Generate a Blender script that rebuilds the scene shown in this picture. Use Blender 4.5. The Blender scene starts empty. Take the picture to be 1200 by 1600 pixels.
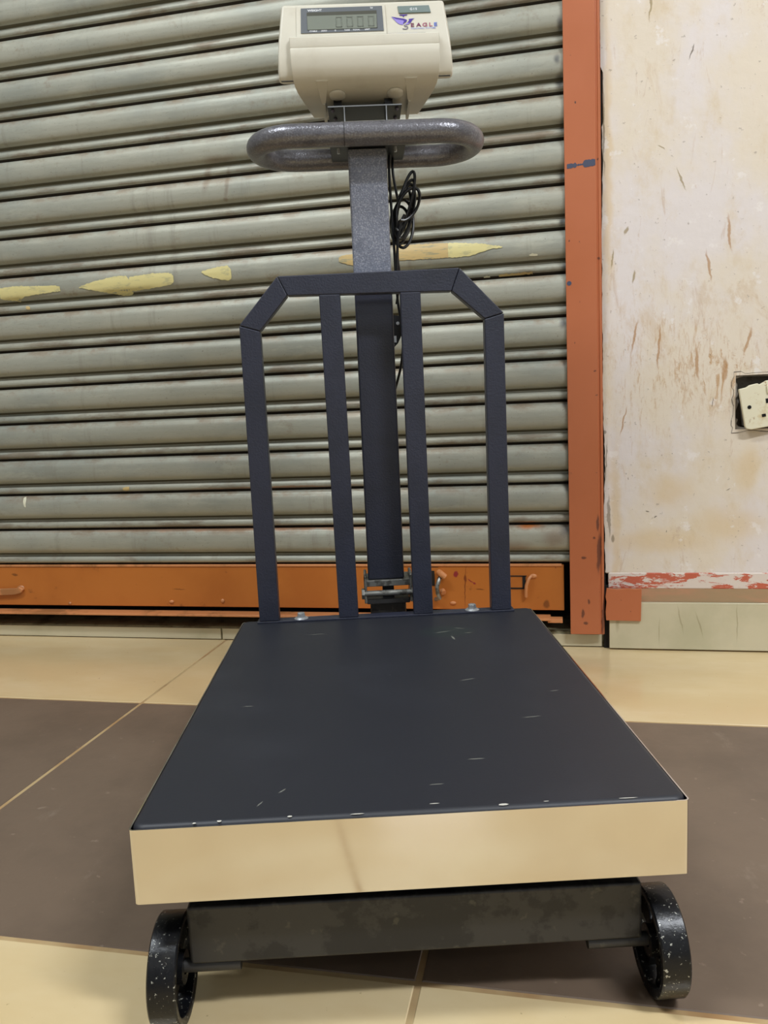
import bpy, bmesh, math, random
from mathutils import Vector, Matrix
from math import sin, cos, pi, radians as R
random.seed(7)
S = bpy.context.scene
C = S.collection

# ------------------------------------------------------------------ camera
YAW, PITCH, ROLL, CAMD, CAMH, FPX = -0.21291, -0.1332, -0.04448, 1.64496, 0.51211, 1247.22
f = Vector((sin(YAW)*cos(PITCH), cos(YAW)*cos(PITCH), sin(PITCH)))
r0 = Vector((cos(YAW), -sin(YAW), 0)); u0 = r0.cross(f)
rr = r0*cos(ROLL)+u0*sin(ROLL); uu = -r0*sin(ROLL)+u0*cos(ROLL)
cam = bpy.data.cameras.new('camera'); co = bpy.data.objects.new('camera', cam); C.objects.link(co)
m = Matrix((rr, uu, -f)).transposed().to_4x4(); m.translation = Vector((0, -CAMD, CAMH))
co.matrix_world = m
cam.sensor_fit = 'HORIZONTAL'; cam.sensor_width = 36; cam.lens = 36*FPX/1200; cam.clip_start = .02
S.camera = co

# ------------------------------------------------------------------ world and lights
w = bpy.data.worlds.new('world'); S.world = w; w.use_nodes = True
w.node_tree.nodes['Background'].inputs[0].default_value = (.9, .95, 1, 1)
w.node_tree.nodes['Background'].inputs[1].default_value = .4
def area(name, loc, target, sx, sy, power, col):
    l = bpy.data.lights.new(name, 'AREA'); l.shape = 'RECTANGLE'; l.size = sx; l.size_y = sy; l.energy = power; l.color = col
    o = bpy.data.objects.new(name, l); C.objects.link(o); o.location = loc
    o.rotation_euler = (Vector(target)-Vector(loc)).to_track_quat('-Z', 'Y').to_euler()
    return o
area('ceiling_area_light', (1.45, -1.9, 2.78), (1.45, -1.9, 0), 1.0, .22, 56, (.92, .96, 1))
area('ceiling_area_light', (-1.1, -1.5, 2.78), (-1.1, -1.5, 0), 1.2, .25, 36, (.90, .96, 1))  # fill light added on the left, not a known lamp
area('ceiling_area_light', (.3, -4.0, 2.78), (.3, -4.0, 0), 1.2, .25, 6, (.90, .95, 1))
area('doorway_daylight', (1.3, -5.3, 1.8), (1.0, 0, 1.0), 1.0, .8, 7, (.86, .93, 1))
S.view_settings.view_transform = 'Standard'; S.view_settings.look = 'None'
S.view_settings.exposure = 0.46; S.view_settings.gamma = 1; S.view_settings.use_curve_mapping = False

# ------------------------------------------------------------------ materials
def lin(c):
    if isinstance(c, str): c = [int(c[i:i+2], 16) for i in (0, 2, 4)]
    return tuple(((x/255)/12.92 if x/255 <= .04045 else ((x/255+.055)/1.055)**2.4) for x in c)+(1,)
class Mat:
    def __init__(s, name, col, rough=.5, metal=0, coat=0, spec=.5):
        s.m = bpy.data.materials.new(name); s.m.use_nodes = True; s.t = s.m.node_tree; s.N = s.t.nodes
        s.b = s.N['Principled BSDF']; s.c = None; s.base = lin(col)
        s.b.inputs['Base Color'].default_value = s.base
        s.b.inputs['Roughness'].default_value = rough; s.b.inputs['Metallic'].default_value = metal
        s.b.inputs['Coat Weight'].default_value = coat; s.b.inputs['Coat Roughness'].default_value = .08
        s.b.inputs['Specular IOR Level'].default_value = spec
        s.pos = s.N.new('ShaderNodeNewGeometry').outputs['Position']; s.vec = s.pos; s.h = None
    def L(s, a, b): s.t.links.new(a, b)
    def local(s):
        s.pos = s.N.new('ShaderNodeTexCoord').outputs['Object']; s.vec = s.pos; return s
    def noise(s, scale, detail=4, rough=.55, sc=(1, 1, 1), dist=0):
        mp = s.N.new('ShaderNodeMapping'); mp.inputs['Scale'].default_value = sc; s.L(s.pos, mp.inputs[0])
        n = s.N.new('ShaderNodeTexNoise'); n.inputs['Scale'].default_value = scale; n.inputs['Detail'].default_value = detail
        n.inputs['Roughness'].default_value = rough; n.inputs['Distortion'].default_value = dist
        s.L(mp.outputs[0], n.inputs['Vector']); return n.outputs['Fac']
    def ramp(s, fac, a, b):
        q = s.N.new('ShaderNodeMapRange'); q.interpolation_type = 'SMOOTHSTEP'; q.inputs['From Min'].default_value = a; q.inputs['From Max'].default_value = b
        s.L(fac, q.inputs['Value']); return q.outputs[0]
    def math(s, op, a, b):
        q = s.N.new('ShaderNodeMath'); q.operation = op
        for i, v in enumerate((a, b)):
            if isinstance(v, (int, float)): q.inputs[i].default_value = v
            else: s.L(v, q.inputs[i])
        return q.outputs[0]
    def mix(s, fac, col, amt=1):
        q = s.N.new('ShaderNodeMix'); q.data_type = 'RGBA'
        if amt != 1: fac = s.math('MULTIPLY', fac, amt)
        s.L(fac, q.inputs[0])
        if s.c is None: q.inputs[6].default_value = s.base
        else: s.L(s.c, q.inputs[6])
        q.inputs[7].default_value = lin(col); s.c = q.outputs[2]; s.L(s.c, s.b.inputs['Base Color']); return s
    def wobble(s, scale, amt):
        n = s.N.new('ShaderNodeTexNoise'); n.inputs['Scale'].default_value = scale; n.inputs['Detail'].default_value = 3; s.L(s.pos, n.inputs['Vector'])
        a = s.N.new('ShaderNodeVectorMath'); a.operation = 'MULTIPLY_ADD'; s.L(n.outputs['Color'], a.inputs[0])
        a.inputs[1].default_value = (amt,)*3; s.L(s.pos, a.inputs[2])
        b = s.N.new('ShaderNodeVectorMath'); b.operation = 'SUBTRACT'; s.L(a.outputs[0], b.inputs[0]); b.inputs[1].default_value = (amt/2,)*3
        s.vec = b.outputs[0]; return s
    def blob(s, c, rad, rot=(0, 0, 0), soft=.5):
        mp = s.N.new('ShaderNodeMapping'); mp.vector_type = 'TEXTURE'; mp.inputs['Location'].default_value = c
        mp.inputs['Rotation'].default_value = rot; mp.inputs['Scale'].default_value = rad; s.L(s.vec, mp.inputs[0])
        l = s.N.new('ShaderNodeVectorMath'); l.operation = 'LENGTH'; s.L(mp.outputs[0], l.inputs[0])
        q = s.N.new('ShaderNodeMapRange'); q.interpolation_type = 'SMOOTHSTEP'; q.inputs['From Min'].default_value = 1; q.inputs['From Max'].default_value = 1-soft
        s.L(l.outputs['Value'], q.inputs['Value']); return q.outputs[0]
    def wblobs(s, lst, col, amt=1, soft=.5):     # lst: (x, z, rx, rz, angle) on the back wall
        acc = None
        for (x, z, rx, rz, a) in lst:
            q = s.blob((x, 0, z), (rx, 50, rz), (0, R(a), 0), soft)
            acc = q if acc is None else s.math('MAXIMUM', acc, q)
        return s.mix(acc, col, amt)
    def bump(s, fac, strength=.3, dist=.001):
        q = s.N.new('ShaderNodeBump'); q.inputs['Strength'].default_value = strength; q.inputs['Distance'].default_value = dist
        s.L(fac, q.inputs['Height'])
        if s.h: s.L(s.h, q.inputs['Normal'])
        s.h = q.outputs[0]; s.L(s.h, s.b.inputs['Normal']); return s
    def rough(s, fac, a, b):
        q = s.N.new('ShaderNodeMapRange'); q.inputs['To Min'].default_value = a; q.inputs['To Max'].default_value = b
        s.L(fac, q.inputs['Value']); s.L(q.outputs[0], s.b.inputs['Roughness']); return s

M = {}
q = Mat('black_powder_coat', '2b2e3d', .40).local(); q.mix(q.ramp(q.noise(14), .4, .7), '262936'); q.bump(q.noise(420, 2), .6, .0009); M['powder'] = q.m
q = Mat('hammertone_grey', '6b6a70', .28, .4).local(); q.mix(q.ramp(q.noise(420, 2), .45, .7), '85858a', .8); q.mix(q.ramp(q.noise(40), .5, .75), '4a4a52', .6); q.bump(q.noise(380, 2), .55, .001); M['hammer'] = q.m
q = Mat('hammertone_column', '787c8a', .36, .3).local(); q.mix(q.ramp(q.noise(420, 2), .45, .7), 'a6a8b2', .8); q.mix(q.ramp(q.noise(40), .5, .75), '5c606e', .6); q.bump(q.noise(380, 2), .55, .001); M['hammer2'] = q.m
q = Mat('platform_black', '1f2129', .5).local(); q.wobble(60, .004)
q.mix(q.ramp(q.noise(9, 6), .45, .8), '2a2c34', .6)
acc = None
for (x, y, rx, ry, a) in ((.30, .50, .014, .002, 20), (.325, .515, .010, .0015, -30), (.312, .47, .002, .012, 10), (.335, .49, .008, .0012, 5), (.118, .048, .006, .0012, 50), (.101, .028, .006, .0009, 65), (.31, .30, .012, .0012, 15), (.36, .18, .012, .001, 5), (.12, .52, .015, .001, 5), (.22, .33, .001, .001, 0), (.29, .09, .01, .0012, 3), (.25, .045, .008, .001, 5), (.40, .25, .006, .001, 10), (.06, .25, .007, .001, 0)):
    b = q.blob((x, y, .189), (rx, ry, 5), (0, 0, R(a)), .6); acc = b if acc is None else q.math('MAXIMUM', acc, b)
q.mix(acc, '8a8a80', .6)
q.mix(q.blob((.305, .5, .189), (.05, .035, 5)), '20302c', .35)
q.bump(q.noise(300, 2), .15, .0004); M['plat'] = q.m
q = Mat('stainless_skirt', 'e2dfde', .10, 1).local(); q.mix(q.ramp(q.noise(5, 3), .4, .7), 'd6d0cc', .7); q.bump(q.noise(5, 1, .4), .05, .002); q.rough(q.noise(30, 4, .6, (1, 1, 12)), .05, .14); M['steel'] = q.m
q = Mat('dark_frame_metal', '393838', .48, .2).local(); q.mix(q.ramp(q.noise(20, 5, .65), .48, .56), '232325', .85); q.mix(q.ramp(q.noise(60, 5), .62, .70), '5c5a50', .5); q.bump(q.noise(90), .1, .0005); M['frame'] = q.m
q = Mat('black_wheel_iron', '15161a', .32, .3).local(); q.mix(q.ramp(q.noise(330, 3, .6), .625, .69), 'b5b5ac', .9); q.mix(q.ramp(q.noise(30, 4), .55, .75), '35322c', .6); q.bump(q.noise(160, 3), .4, .0008); M['wheel'] = q.m
M['zinc'] = Mat('zinc_bolt', 'c6cacd', .32, .75).m
q = Mat('bare_edge_metal', 'a9acae', .35, .8); M['edge'] = q.m
q = Mat('worn_pin_steel', '8d8d88', .35, .6).local(); q.mix(q.ramp(q.noise(80), .5, .6), '45413a', .7); M['pin'] = q.m
M['cable'] = Mat('black_cable_rubber', '111214', .3).m
M['blackpaint'] = Mat('black_bracket_paint', '0d0e12', .4).m
q = Mat('cream_plastic', 'cfcabb', .42).local(); q.mix(q.ramp(q.noise(30, 5), .5, .8), 'bdb5a2', .5); q.bump(q.noise(600, 2), .1, .0003); M['plastic'] = q.m
M['bezel'] = Mat('grey_bezel', '6b7076', .2, 0, .3).m
M['lcd'] = Mat('lcd_glass', '7f857c', .12).m
M['lcdshade'] = Mat('lcd_shadow_border', '55564f', .2).m
M['seg'] = Mat('lcd_segment', '6f746b', .3).m
M['key'] = Mat('grey_green_key', '71807e', .35).m
M['white'] = Mat('white_print', 'e4e6ea', .5).m
M['strip'] = Mat('grey_strip', '6d6f6a', .4).m
M['teal'] = Mat('teal_print', '4f8f83', .4).m
M['violet'] = Mat('violet_print', '3b1a8c', .5).m
M['lilac'] = Mat('lilac_print', '8f80cf', .5).m
M['maroon'] = Mat('maroon_print', '70254f', .5).m
M['pink'] = Mat('rose_print', 'a35a74', .5).m
M['blue'] = Mat('blue_print', '5b74c9', .5).m
M['subtxt'] = Mat('pale_blue_print', '98a2d6', .5).m
M['hook'] = Mat('grey_print', '6f6a78', .5).m
# shutter steel
q = Mat('galvanised_slat', 'aaa99b', .46, .25); q.wobble(30, .012); slq = q
q.mix(q.ramp(q.noise(3, 6, .6, (1, 1, 2)), .4, .7), '8f938b', .8)
q.mix(q.ramp(q.noise(9, 6, .7, (1.2, 1, 5)), .5, .75), 'bab9a9', .6)
q.mix(q.ramp(q.noise(6, 7, .75, (2.5, 1, 3)), .56, .74), '82725a', .55)
q.mix(q.ramp(q.noise(40, 5, .7, (1, 1, 8)), .55, .8), '727468', .45)
q.wblobs([(-.62, .255, .75, .007, 0), (-.6, .345, .3, .004, 0)], 'b5692f', .55, .9)
q.wblobs([(-.052, .255, .038, .010, 0)], 'cc7328', .9, .8)
q.wblobs([(-.08, .21, .05, .02, 0), (.0, .23, .04, .03, 0)], '7a5b42', .5, .9)
q.wblobs([(-.67, 1.03, .05, .012, 0), (-.70, 1.0, .012, .05, 8), (-.655, .985, .007, .05, 6), (-.66, .95, .008, .006, 0)], '7a6a58', .55, .8)
q.wblobs([(.020, .25, .018, .022, 10), (.024, .335, .010, .02, 0), (.026, .42, .007, .012, 0), (.022, .50, .008, .018, 5), (.024, .58, .007, .010, 0), (.022, .655, .012, .016, 20), (.026, .76, .009, .018, 0), (.023, .845, .010, .012, 30), (.022, .93, .009, .016, 0), (.026, 1.02, .008, .02, 0), (.022, 1.1, .012, .02, 0), (.016, 1.14, .01, .012, 0), (.024, 1.2, .008, .02, 0)], '4a4c50', .75, .9)
q.bump(q.noise(150, 4, .6, (1, 1, 3)), .12, .0008); q.bump(q.noise(7, 2, .5, (1, 1, .5)), .25, .003)

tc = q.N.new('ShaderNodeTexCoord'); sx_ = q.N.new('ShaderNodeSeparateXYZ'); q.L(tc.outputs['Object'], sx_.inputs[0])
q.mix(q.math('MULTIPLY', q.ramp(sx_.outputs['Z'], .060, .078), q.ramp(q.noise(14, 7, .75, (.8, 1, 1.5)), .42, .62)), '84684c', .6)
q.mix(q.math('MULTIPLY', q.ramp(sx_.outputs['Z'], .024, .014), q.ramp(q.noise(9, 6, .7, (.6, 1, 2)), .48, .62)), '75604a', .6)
q.mix(q.ramp(q.noise(160, 6, .8, (.4, 1, 2.5)), .55, .72), '76756a', .45)
q.mix(q.ramp(q.noise(5, 7, .7, (4, 1, .35)), .56, .68), '8d8a7c', .5)
q.mix(q.ramp(q.noise(240, 2, .6), .70, .74), '4c4438', .5)
q.rough(q.noise(12, 4), .38, .6); M['slat'] = q.m
M['groove'] = Mat('groove_shade', '57523f', .7).m  # shade under the slat curl, painted as a dark band
M['joint'] = Mat('joint_grime_shade', '2e261c', .8).m  # joint grime, painted darker to stand in for the shaded gap
q = Mat('yellow_paint_smear', 'dcd093', .5); q.mix(q.ramp(q.noise(40, 5, .7, (1, 1, 3)), .5, .68), 'b9b389', .8); M['yellow'] = q.m
q = Mat('tan_paint_smear', 'cdb27a', .5); q.mix(q.ramp(q.noise(50, 5, .7, (.5, 1, 4)), .5, .62), 'a39a78', .9); M['tan'] = q.m
M['drop'] = Mat('pale_paint_drop', 'dcd8bf', .5).m
q = Mat('orange_bar_paint', 'bd702f', .38); q.wobble(50, .008)
q.mix(q.ramp(q.noise(5, 5), .4, .7), 'ac6024', .8); q.mix(q.ramp(q.noise(20, 6, .7), .62, .72), '6d3c1c', .6)
q.wblobs([(-.1872, .128, .0012, .06, 2), (-.1862, .143, .004, .011, 0)], '6a2a1a', .8); q.wblobs([(-.205, .153, .006, .008, 0), (-.168, .1325, .004, .003, 0), (-.175, .138, .009, .0016, 35)], '8c1f33', .9)
q.wblobs([(-.156, .121, .012, .002, 5), (-.84, .117, .02, .0012, 3), (.0, .168, .002, .002, 0), (-1.26, .15, .01, .004, 0), (-.02, .09, .008, .012, 0)], '4a2412', .6)
q.bump(q.noise(60), .15, .001); M['orange'] = q.m
q = Mat('orange_lip_paint', 'cf8a58', .4); q.mix(q.ramp(q.noise(8, 5, .7, (1, 1, .5)), .5, .62), '99683f', .8); M['lip'] = q.m
q = Mat('orange_post_paint', 'bd6e48', .36); q.wobble(80, .006)
q.mix(q.ramp(q.noise(3, 4), .4, .7), 'b3643a', .8)
q.mix(q.ramp(q.noise(60, 5, .6), .70, .74), '4a3a38', .9)
q.wblobs([(.085, .2, .006, .05, 2), (.052, .075, .004, .012, 0), (.064, .10, .003, .006, 0), (.058, .055, .006, .004, 0), (.083, .26, .004, .02, 0), (.055, .19, .006, .004, 0), (.092, .07, .004, .05, 3), (.075, .23, .004, .003, 0), (.080, .56, .003, .0025, 0), (.088, .95, .002, .003, 0), (.089, .77, .0035, .0035, 0)], '4d2f2b', .75)
q.bump(q.noise(30), .1, .001); M['post'] = q.m
M['bluemark'] = Mat('dark_blue_paint_mark', '454a60', .5).m
# plaster
q = Mat('stained_plaster', 'e4d7c5', .6, spec=.35); q.wobble(18, .03)
q.mix(q.ramp(q.noise(4.5, 5, .6, (1, 1, .7)), .42, .62), 'e4dbd9', .9)
q.mix(q.ramp(q.noise(9, 6, .7, (1.4, 1, .8)), .5, .75), 'd4bc92', .55)
q.wblobs([(.22, .32, .06, .05, 10), (.36, .36, .03, .07, 10), (.2, .22, .16, .035, 0), (.33, .25, .09, .05, 0), (.12, .25, .015, .25, 0), (.108, .95, .012, .35, 0)], 'dcc194', .55, .8)
reg = q.blob((.30, 0, .56), (.13, 50, .13), (0, 0, 0), .8)
st = q.ramp(q.noise(48, 8, .8, (1.5, 1, .4), .8), .50, .62); q.mix(q.math('MULTIPLY', reg, st), 'b98a52', .75)
q.mix(q.math('MULTIPLY', q.blob((.20, 0, .56), (.16, 50, .20), (0, 0, 0), .8), q.ramp(q.noise(90, 8, .8, (2, 1, .35), .6), .52, .62)), 'c29a68', .55)
q.mix(q.ramp(q.noise(60, 7, .75, (1.6, 1, .8), .5), .66, .74), 'b99a78', .5)
q.mix(q.ramp(q.noise(110, 4, .6), .66, .73), '8c7a6a', .5)
q.mix(q.ramp(q.noise(7, 8, .75, (1, 1, .6), .6), .56, .66), 'cdb18c', .4)
q.mix(q.ramp(q.noise(16, 8, .8, (2.2, 1, .5), .8), .58, .66), 'c7ab92', .45)
q.mix(q.ramp(q.noise(22, 6, .7), .60, .66), 'efe8e4', .6)
q.wobble(45, .012)
q.wblobs([(.142, .82, .0035, .010, 18), (.154, .735, .003, .016, 3), (.115, .77, .002, .022, 8), (.185, 1.22, .0025, .04, 2)], '937c48', .7)
q.wblobs([(.240, .905, .0016, .028, -18), (.205, .965, .0016, .010, -50)], '937d4c', .7)
q.wblobs([(.325, .80, .0035, .040, -6), (.290, .745, .0035, .035, -8), (.135, .46, .002, .035, 12), (.36, .60, .004, .03, 15), (.155, .62, .003, .04, 12), (.20, .60, .003, .05, 4), (.27, .565, .004, .04, -3), (.32, .55, .006, .03, 5)], 'b07f4a', .7)
q.wblobs([(.257, 1.125, .0014, .018, 20), (.18, .28, .006, .0014, 25), (.195, .268, .004, .002, -20), (.30, .49, .001, .012, 0), (.33, .32, .006, .001, -20), (.225, .395, .0012, .0012, 0), (.315, .365, .0014, .0014, 0), (.215, .24, .001, .003, 0)], '5c4a38', .75)
q.wblobs([(.1005, 1.0, .003, .09, 0), (.101, .38, .0018, .05, 3), (.1, .44, .004, .006, 0), (.106, .27, .004, .05, 0), (.113, .225, .005, .01, 0)], '6b5a40', .6)
q.bump(q.noise(55, 5), .25, .002); q.bump(q.noise(12, 3), .3, .005); M['plaster'] = q.m
q = Mat('flaking_orange_white_band', 'e0d2c8', .55); q.mix(q.ramp(q.noise(30, 6, .75, (.45, 1, 1.6), .5), .50, .54), 'c4593a', .95); q.bump(q.noise(60), .4, .001); M['band'] = q.m
q = Mat('brown_ledge_mortar', '9c7f5c', .7); q.mix(q.ramp(q.noise(9, 5, .6, (.5, 1, 2)), .45, .6), 'b57f5e', .8); q.bump(q.noise(60), .4, .001); M['ledge'] = q.m
q = Mat('pale_green_glazed_tile', 'cdc4a8', .16); q.wobble(40, .006)
q.mix(q.ramp(q.noise(6, 5), .45, .75), 'b5af90', .8)
q.wblobs([(.24, .065, .002, .04, -12), (.275, .055, .002, .035, -16), (.345, .06, .0018, .05, 0), (.12, .06, .006, .03, 0), (.2, .04, .0015, .04, 0)], '7d6a44', .4, .8)
q.bump(q.noise(3, 2), .25, .004); M['gtile'] = q.m
# floor
q = Mat('cream_floor_tile', 'd1b98c', .15, spec=.6); q.mix(q.ramp(q.noise(2.4, 5, .6, (1, 2.2, 1)), .4, .7), 'dbc8a0', .8); q.mix(q.ramp(q.noise(130, 2), .72, .76), '8f7a54', .5); q.rough(q.noise(5, 5), .08, .26); q.bump(q.noise(4, 2), .12, .003); M['cream'] = q.m
q = Mat('brown_floor_tile', '705f50', .38); q.mix(q.ramp(q.noise(5, 6, .65), .4, .7), '615245', .8); q.mix(q.ramp(q.noise(60, 4, .6), .66, .72), '8d7c6c', .6); q.mix(q.ramp(q.noise(16, 6, .7, (1, .5, 1)), .60, .74), '867869', .6); q.bump(q.noise(60, 4), .3, .001); q.rough(q.noise(8, 5), .30, .5); M['brown'] = q.m
q = Mat('tan_grout', 'b39a70', .8); q.mix(q.ramp(q.noise(12, 4), .4, .7), '9a7348', .8); M['grout'] = q.m
M['dirt_shade'] = Mat('dark_dirt_and_shade', '1b1612', .9).m  # dirt in gaps and slots, also painted darkness behind the shutter
q = Mat('grimy_threshold', '8b8566', .7); q.mix(q.ramp(q.noise(20, 5, .7, (1, 1, 3)), .45, .65), '57492f', .8); M['thresh'] = q.m
q = Mat('cracked_socket_plastic', 'e6dfc4', .4); q.wobble(60, .006); q.mix(q.ramp(q.noise(30, 6, .7), .52, .7), 'cbb27c', .7); q.mix(q.ramp(q.noise(70, 5, .7), .62, .7), '9d7442', .8); M['socket'] = q.m
q = Mat('raw_grey_mortar', '8b8378', .85); q.mix(q.ramp(q.noise(50, 5), .5, .65), '5e4c3c', .8); q.bump(q.noise(90, 4), .6, .003); M['mortar'] = q.m
M['hole'] = Mat('dark_hole', '0a0807', .9).m
M['paintwhite'] = Mat('white_room_paint', '9a9a98', .7).m
q = Mat('paper_ceiling', 'c6c7c7', .8); M['ceil'] = q.m
M['chip'] = Mat('bare_chip', 'c9c6bc', .5).m

# ------------------------------------------------------------------ mesh helpers
def link(name, bm, mat, parent=None, smooth=False, bevel=0, seg=2, kind=None):
    bmesh.ops.recalc_face_normals(bm, faces=bm.faces)
    me = bpy.data.meshes.new(name); bm.to_mesh(me); bm.free()
    if smooth:
        for p in me.polygons: p.use_smooth = True
    me.materials.append(mat)
    o = bpy.data.objects.new(name, me); C.objects.link(o)
    if parent: o.parent = parent
    if bevel:
        b = o.modifiers.new('bevel', 'BEVEL'); b.width = bevel; b.segments = seg; b.limit_method = 'ANGLE'; b.angle_limit = R(35)
        if hasattr(b, 'harden_normals'): b.harden_normals = True
        for p in me.polygons: p.use_smooth = True
    elif smooth:
        me.set_sharp_from_angle(angle=R(40))
    if kind: o['kind'] = kind
    return o
def box(bm, x0, x1, y0, y1, z0, z1, rot=None):
    vs = [bm.verts.new((x, y, z)) for x in (x0, x1) for y in (y0, y1) for z in (z0, z1)]
    for a in ((0, 1, 3, 2), (4, 6, 7, 5), (0, 4, 5, 1), (2, 3, 7, 6), (0, 2, 6, 4), (1, 5, 7, 3)): bm.faces.new([vs[i] for i in a])
    if rot:
        c, M3 = rot
        for v in vs: v.co = Vector(c)+M3@(v.co-Vector(c))
    return vs
def boxo(name, mat, parent, *a, bevel=0, **k):
    bm = bmesh.new(); box(bm, *a); return link(name, bm, mat, parent, bevel=bevel, **k)
def prism_xz(bm, pts, y0, y1):
    a = [bm.verts.new((x, y0, z)) for x, z in pts]; b = [bm.verts.new((x, y1, z)) for x, z in pts]
    bm.faces.new(a); bm.faces.new(b[::-1]); n = len(pts)
    for i in range(n): bm.faces.new((a[i], b[i], b[(i+1) % n], a[(i+1) % n]))
def prism_yz(bm, pts, x0, x1):
    a = [bm.verts.new((x0, y, z)) for y, z in pts]; b = [bm.verts.new((x1, y, z)) for y, z in pts]
    bm.faces.new(a); bm.faces.new(b[::-1]); n = len(pts)
    for i in range(n): bm.faces.new((a[i], b[i], b[(i+1) % n], a[(i+1) % n]))
def prism_xy(bm, pts, z0, z1):
    a = [bm.verts.new((x, y, z0)) for x, y in pts]; b = [bm.verts.new((x, y, z1)) for x, y in pts]
    bm.faces.new(a); bm.faces.new(b[::-1]); n = len(pts)
    for i in range(n): bm.faces.new((a[i], b[i], b[(i+1) % n], a[(i+1) % n]))
def tube(bm, pts, r, n=10, closed=False):
    pts = [Vector(p) for p in pts]; N = len(pts); rings = []; prev = None
    for i, p in enumerate(pts):
        if closed: t = pts[(i+1) % N]-pts[i-1]
        else: t = pts[min(i+1, N-1)]-pts[max(i-1, 0)]
        t.normalize()
        if prev is None:
            prev = t.orthogonal().normalized()
        prev = (prev-t*prev.dot(t)).normalized(); q = t.cross(prev)
        rings.append([bm.verts.new(p+(prev*cos(2*pi*k/n)+q*sin(2*pi*k/n))*r) for k in range(n)])
    for i in range(N if closed else N-1):
        A, B = rings[i], rings[(i+1) % N]; off = 0
        if closed and i == N-1:
            off = min(range(n), key=lambda s: (A[0].co-B[s].co).length)
        for k in range(n): bm.faces.new((A[k], A[(k+1) % n], B[(k+1+off) % n], B[(k+off) % n]))
    if not closed: bm.faces.new(rings[0][::-1]); bm.faces.new(rings[-1])
def lathe_x(bm, prof, cy, cz, n=64, close=True):   # prof: (x, radius) closed loop
    rings = []
    for k in range(n):
        a = 2*pi*k/n; rings.append([bm.verts.new((x, cy+r*cos(a), cz+r*sin(a))) for x, r in prof])
    m_ = len(prof)
    for k in range(n):
        A, B = rings[k], rings[(k+1) % n]
        for i in range(m_ if close else m_-1): bm.faces.new((A[i], A[(i+1) % m_], B[(i+1) % m_], B[i]))
def tag(o, label, cat, group=None):
    o['label'] = label; o['category'] = cat
    if group: o['group'] = group
    return o
def empty(name, loc, rz, label, cat):
    o = bpy.data.objects.new(name, None); C.objects.link(o); o.location = loc; o.rotation_euler = (0, 0, rz); o.empty_display_size = .1
    return tag(o, label, cat)
def struct(o): o['kind'] = 'structure'; return o
def root_struct(name):
    o = bpy.data.objects.new(name, None); C.objects.link(o); o['kind'] = 'structure'; return o

# ------------------------------------------------------------------ setting: floor of single tiles in grout
XL, XR, YB, ZC = -2.7, 2.0, -5.6, 2.85
floor = struct(boxo('floor', M['grout'], None, XL, XR, YB, .0, -.06, -.0010))
xs = [-2.56, -1.950, -1.342, -.734, -.126, .482, 1.09, 1.70]
ys = [0, -.389, -1.007, -1.625, -2.243, -2.861, -3.479, -4.097, -4.715, -5.333]
g = .0027
tmesh = {}
xe = [XL]+xs+[XR]; ye = ys+[YB]
for j in range(len(ye)-1):
    for i in range(len(xe)-1):
        x0, x1, y1, y0 = xe[i], xe[i+1], ye[j], ye[j+1]
        kind = 'brown' if j in (1, 5) else 'cream'
        wx, wy = x1-x0-2*g, y1-y0-2*g; key = (round(wx, 4), round(wy, 4), kind)
        if key not in tmesh:
            bm = bmesh.new(); e = .0012
            lo = [bm.verts.new((sx*wx/2, sy*wy/2, -.004)) for sx, sy in ((-1, -1), (1, -1), (1, 1), (-1, 1))]
            mi = [bm.verts.new((sx*wx/2, sy*wy/2, -e)) for sx, sy in ((-1, -1), (1, -1), (1, 1), (-1, 1))]
            to = [bm.verts.new((sx*(wx/2-e), sy*(wy/2-e), 0)) for sx, sy in ((-1, -1), (1, -1), (1, 1), (-1, 1))]
            bm.faces.new(to)
            for a, b in ((lo, mi), (mi, to)):
                for k in range(4): bm.faces.new((a[k], a[(k+1) % 4], b[(k+1) % 4], b[k]))
            bmesh.ops.recalc_face_normals(bm, faces=bm.faces)
            me = bpy.data.meshes.new('tile'); bm.to_mesh(me); bm.free(); me.materials.append(M[kind]); tmesh[key] = me
        o = bpy.data.objects.new('tile', tmesh[key]); C.objects.link(o); o.parent = floor; o.location = ((x0+x1)/2, (y0+y1)/2, 0)

# threshold under the shutter
th = struct(boxo('trim_1', M['thresh'], None, XL, .095, .0, .30, -.06, .030, bevel=.003))
for a, b in zip([XL, -1.959, -1.35, -.742, -.134], [-1.963, -1.354, -.746, -.138, .090]):
    boxo('tile', M['gtile'], th, a, b, -.004, .0, .0015, .0265, bevel=.0008)
struct(boxo('shade_backing', M['dirt_shade'], None, XL, .094, .13, .15, .0, 2.42))        # added dark sheet behind the shutter, blocks light from outside
# plaster wall right of the shutter, with the hole for the socket box
HX0, HX1, HZ0, HZ1 = .3395, .500, .436, .538
bm = bmesh.new()
xsW = [.0990, HX0, HX1, XR]; zsW = [.155, HZ0, HZ1, ZC]
for i in range(3):
    for k in range(3):
        if i == 1 and k == 1: continue
        box(bm, xsW[i], xsW[i+1], -.004, .16, zsW[k], zsW[k+1])
bmesh.ops.remove_doubles(bm, verts=bm.verts, dist=1e-5)
seen = {}
for fc in list(bm.faces):
    key = tuple(sorted(v.index for v in fc.verts))
bm.verts.index_update()
for fc in list(bm.faces):
    key = tuple(sorted(v.index for v in fc.verts)); seen.setdefault(key, []).append(fc)
for k, l in seen.items():
    if len(l) > 1: bmesh.ops.delete(bm, geom=l, context='FACES_ONLY')
wall = struct(link('wall_back', bm, M['plaster'], None))
boxo('recess_back', M['mortar'], wall, HX0-.01, HX1+.01, .035, .05, HZ0-.01, HZ1+.01)
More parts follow.
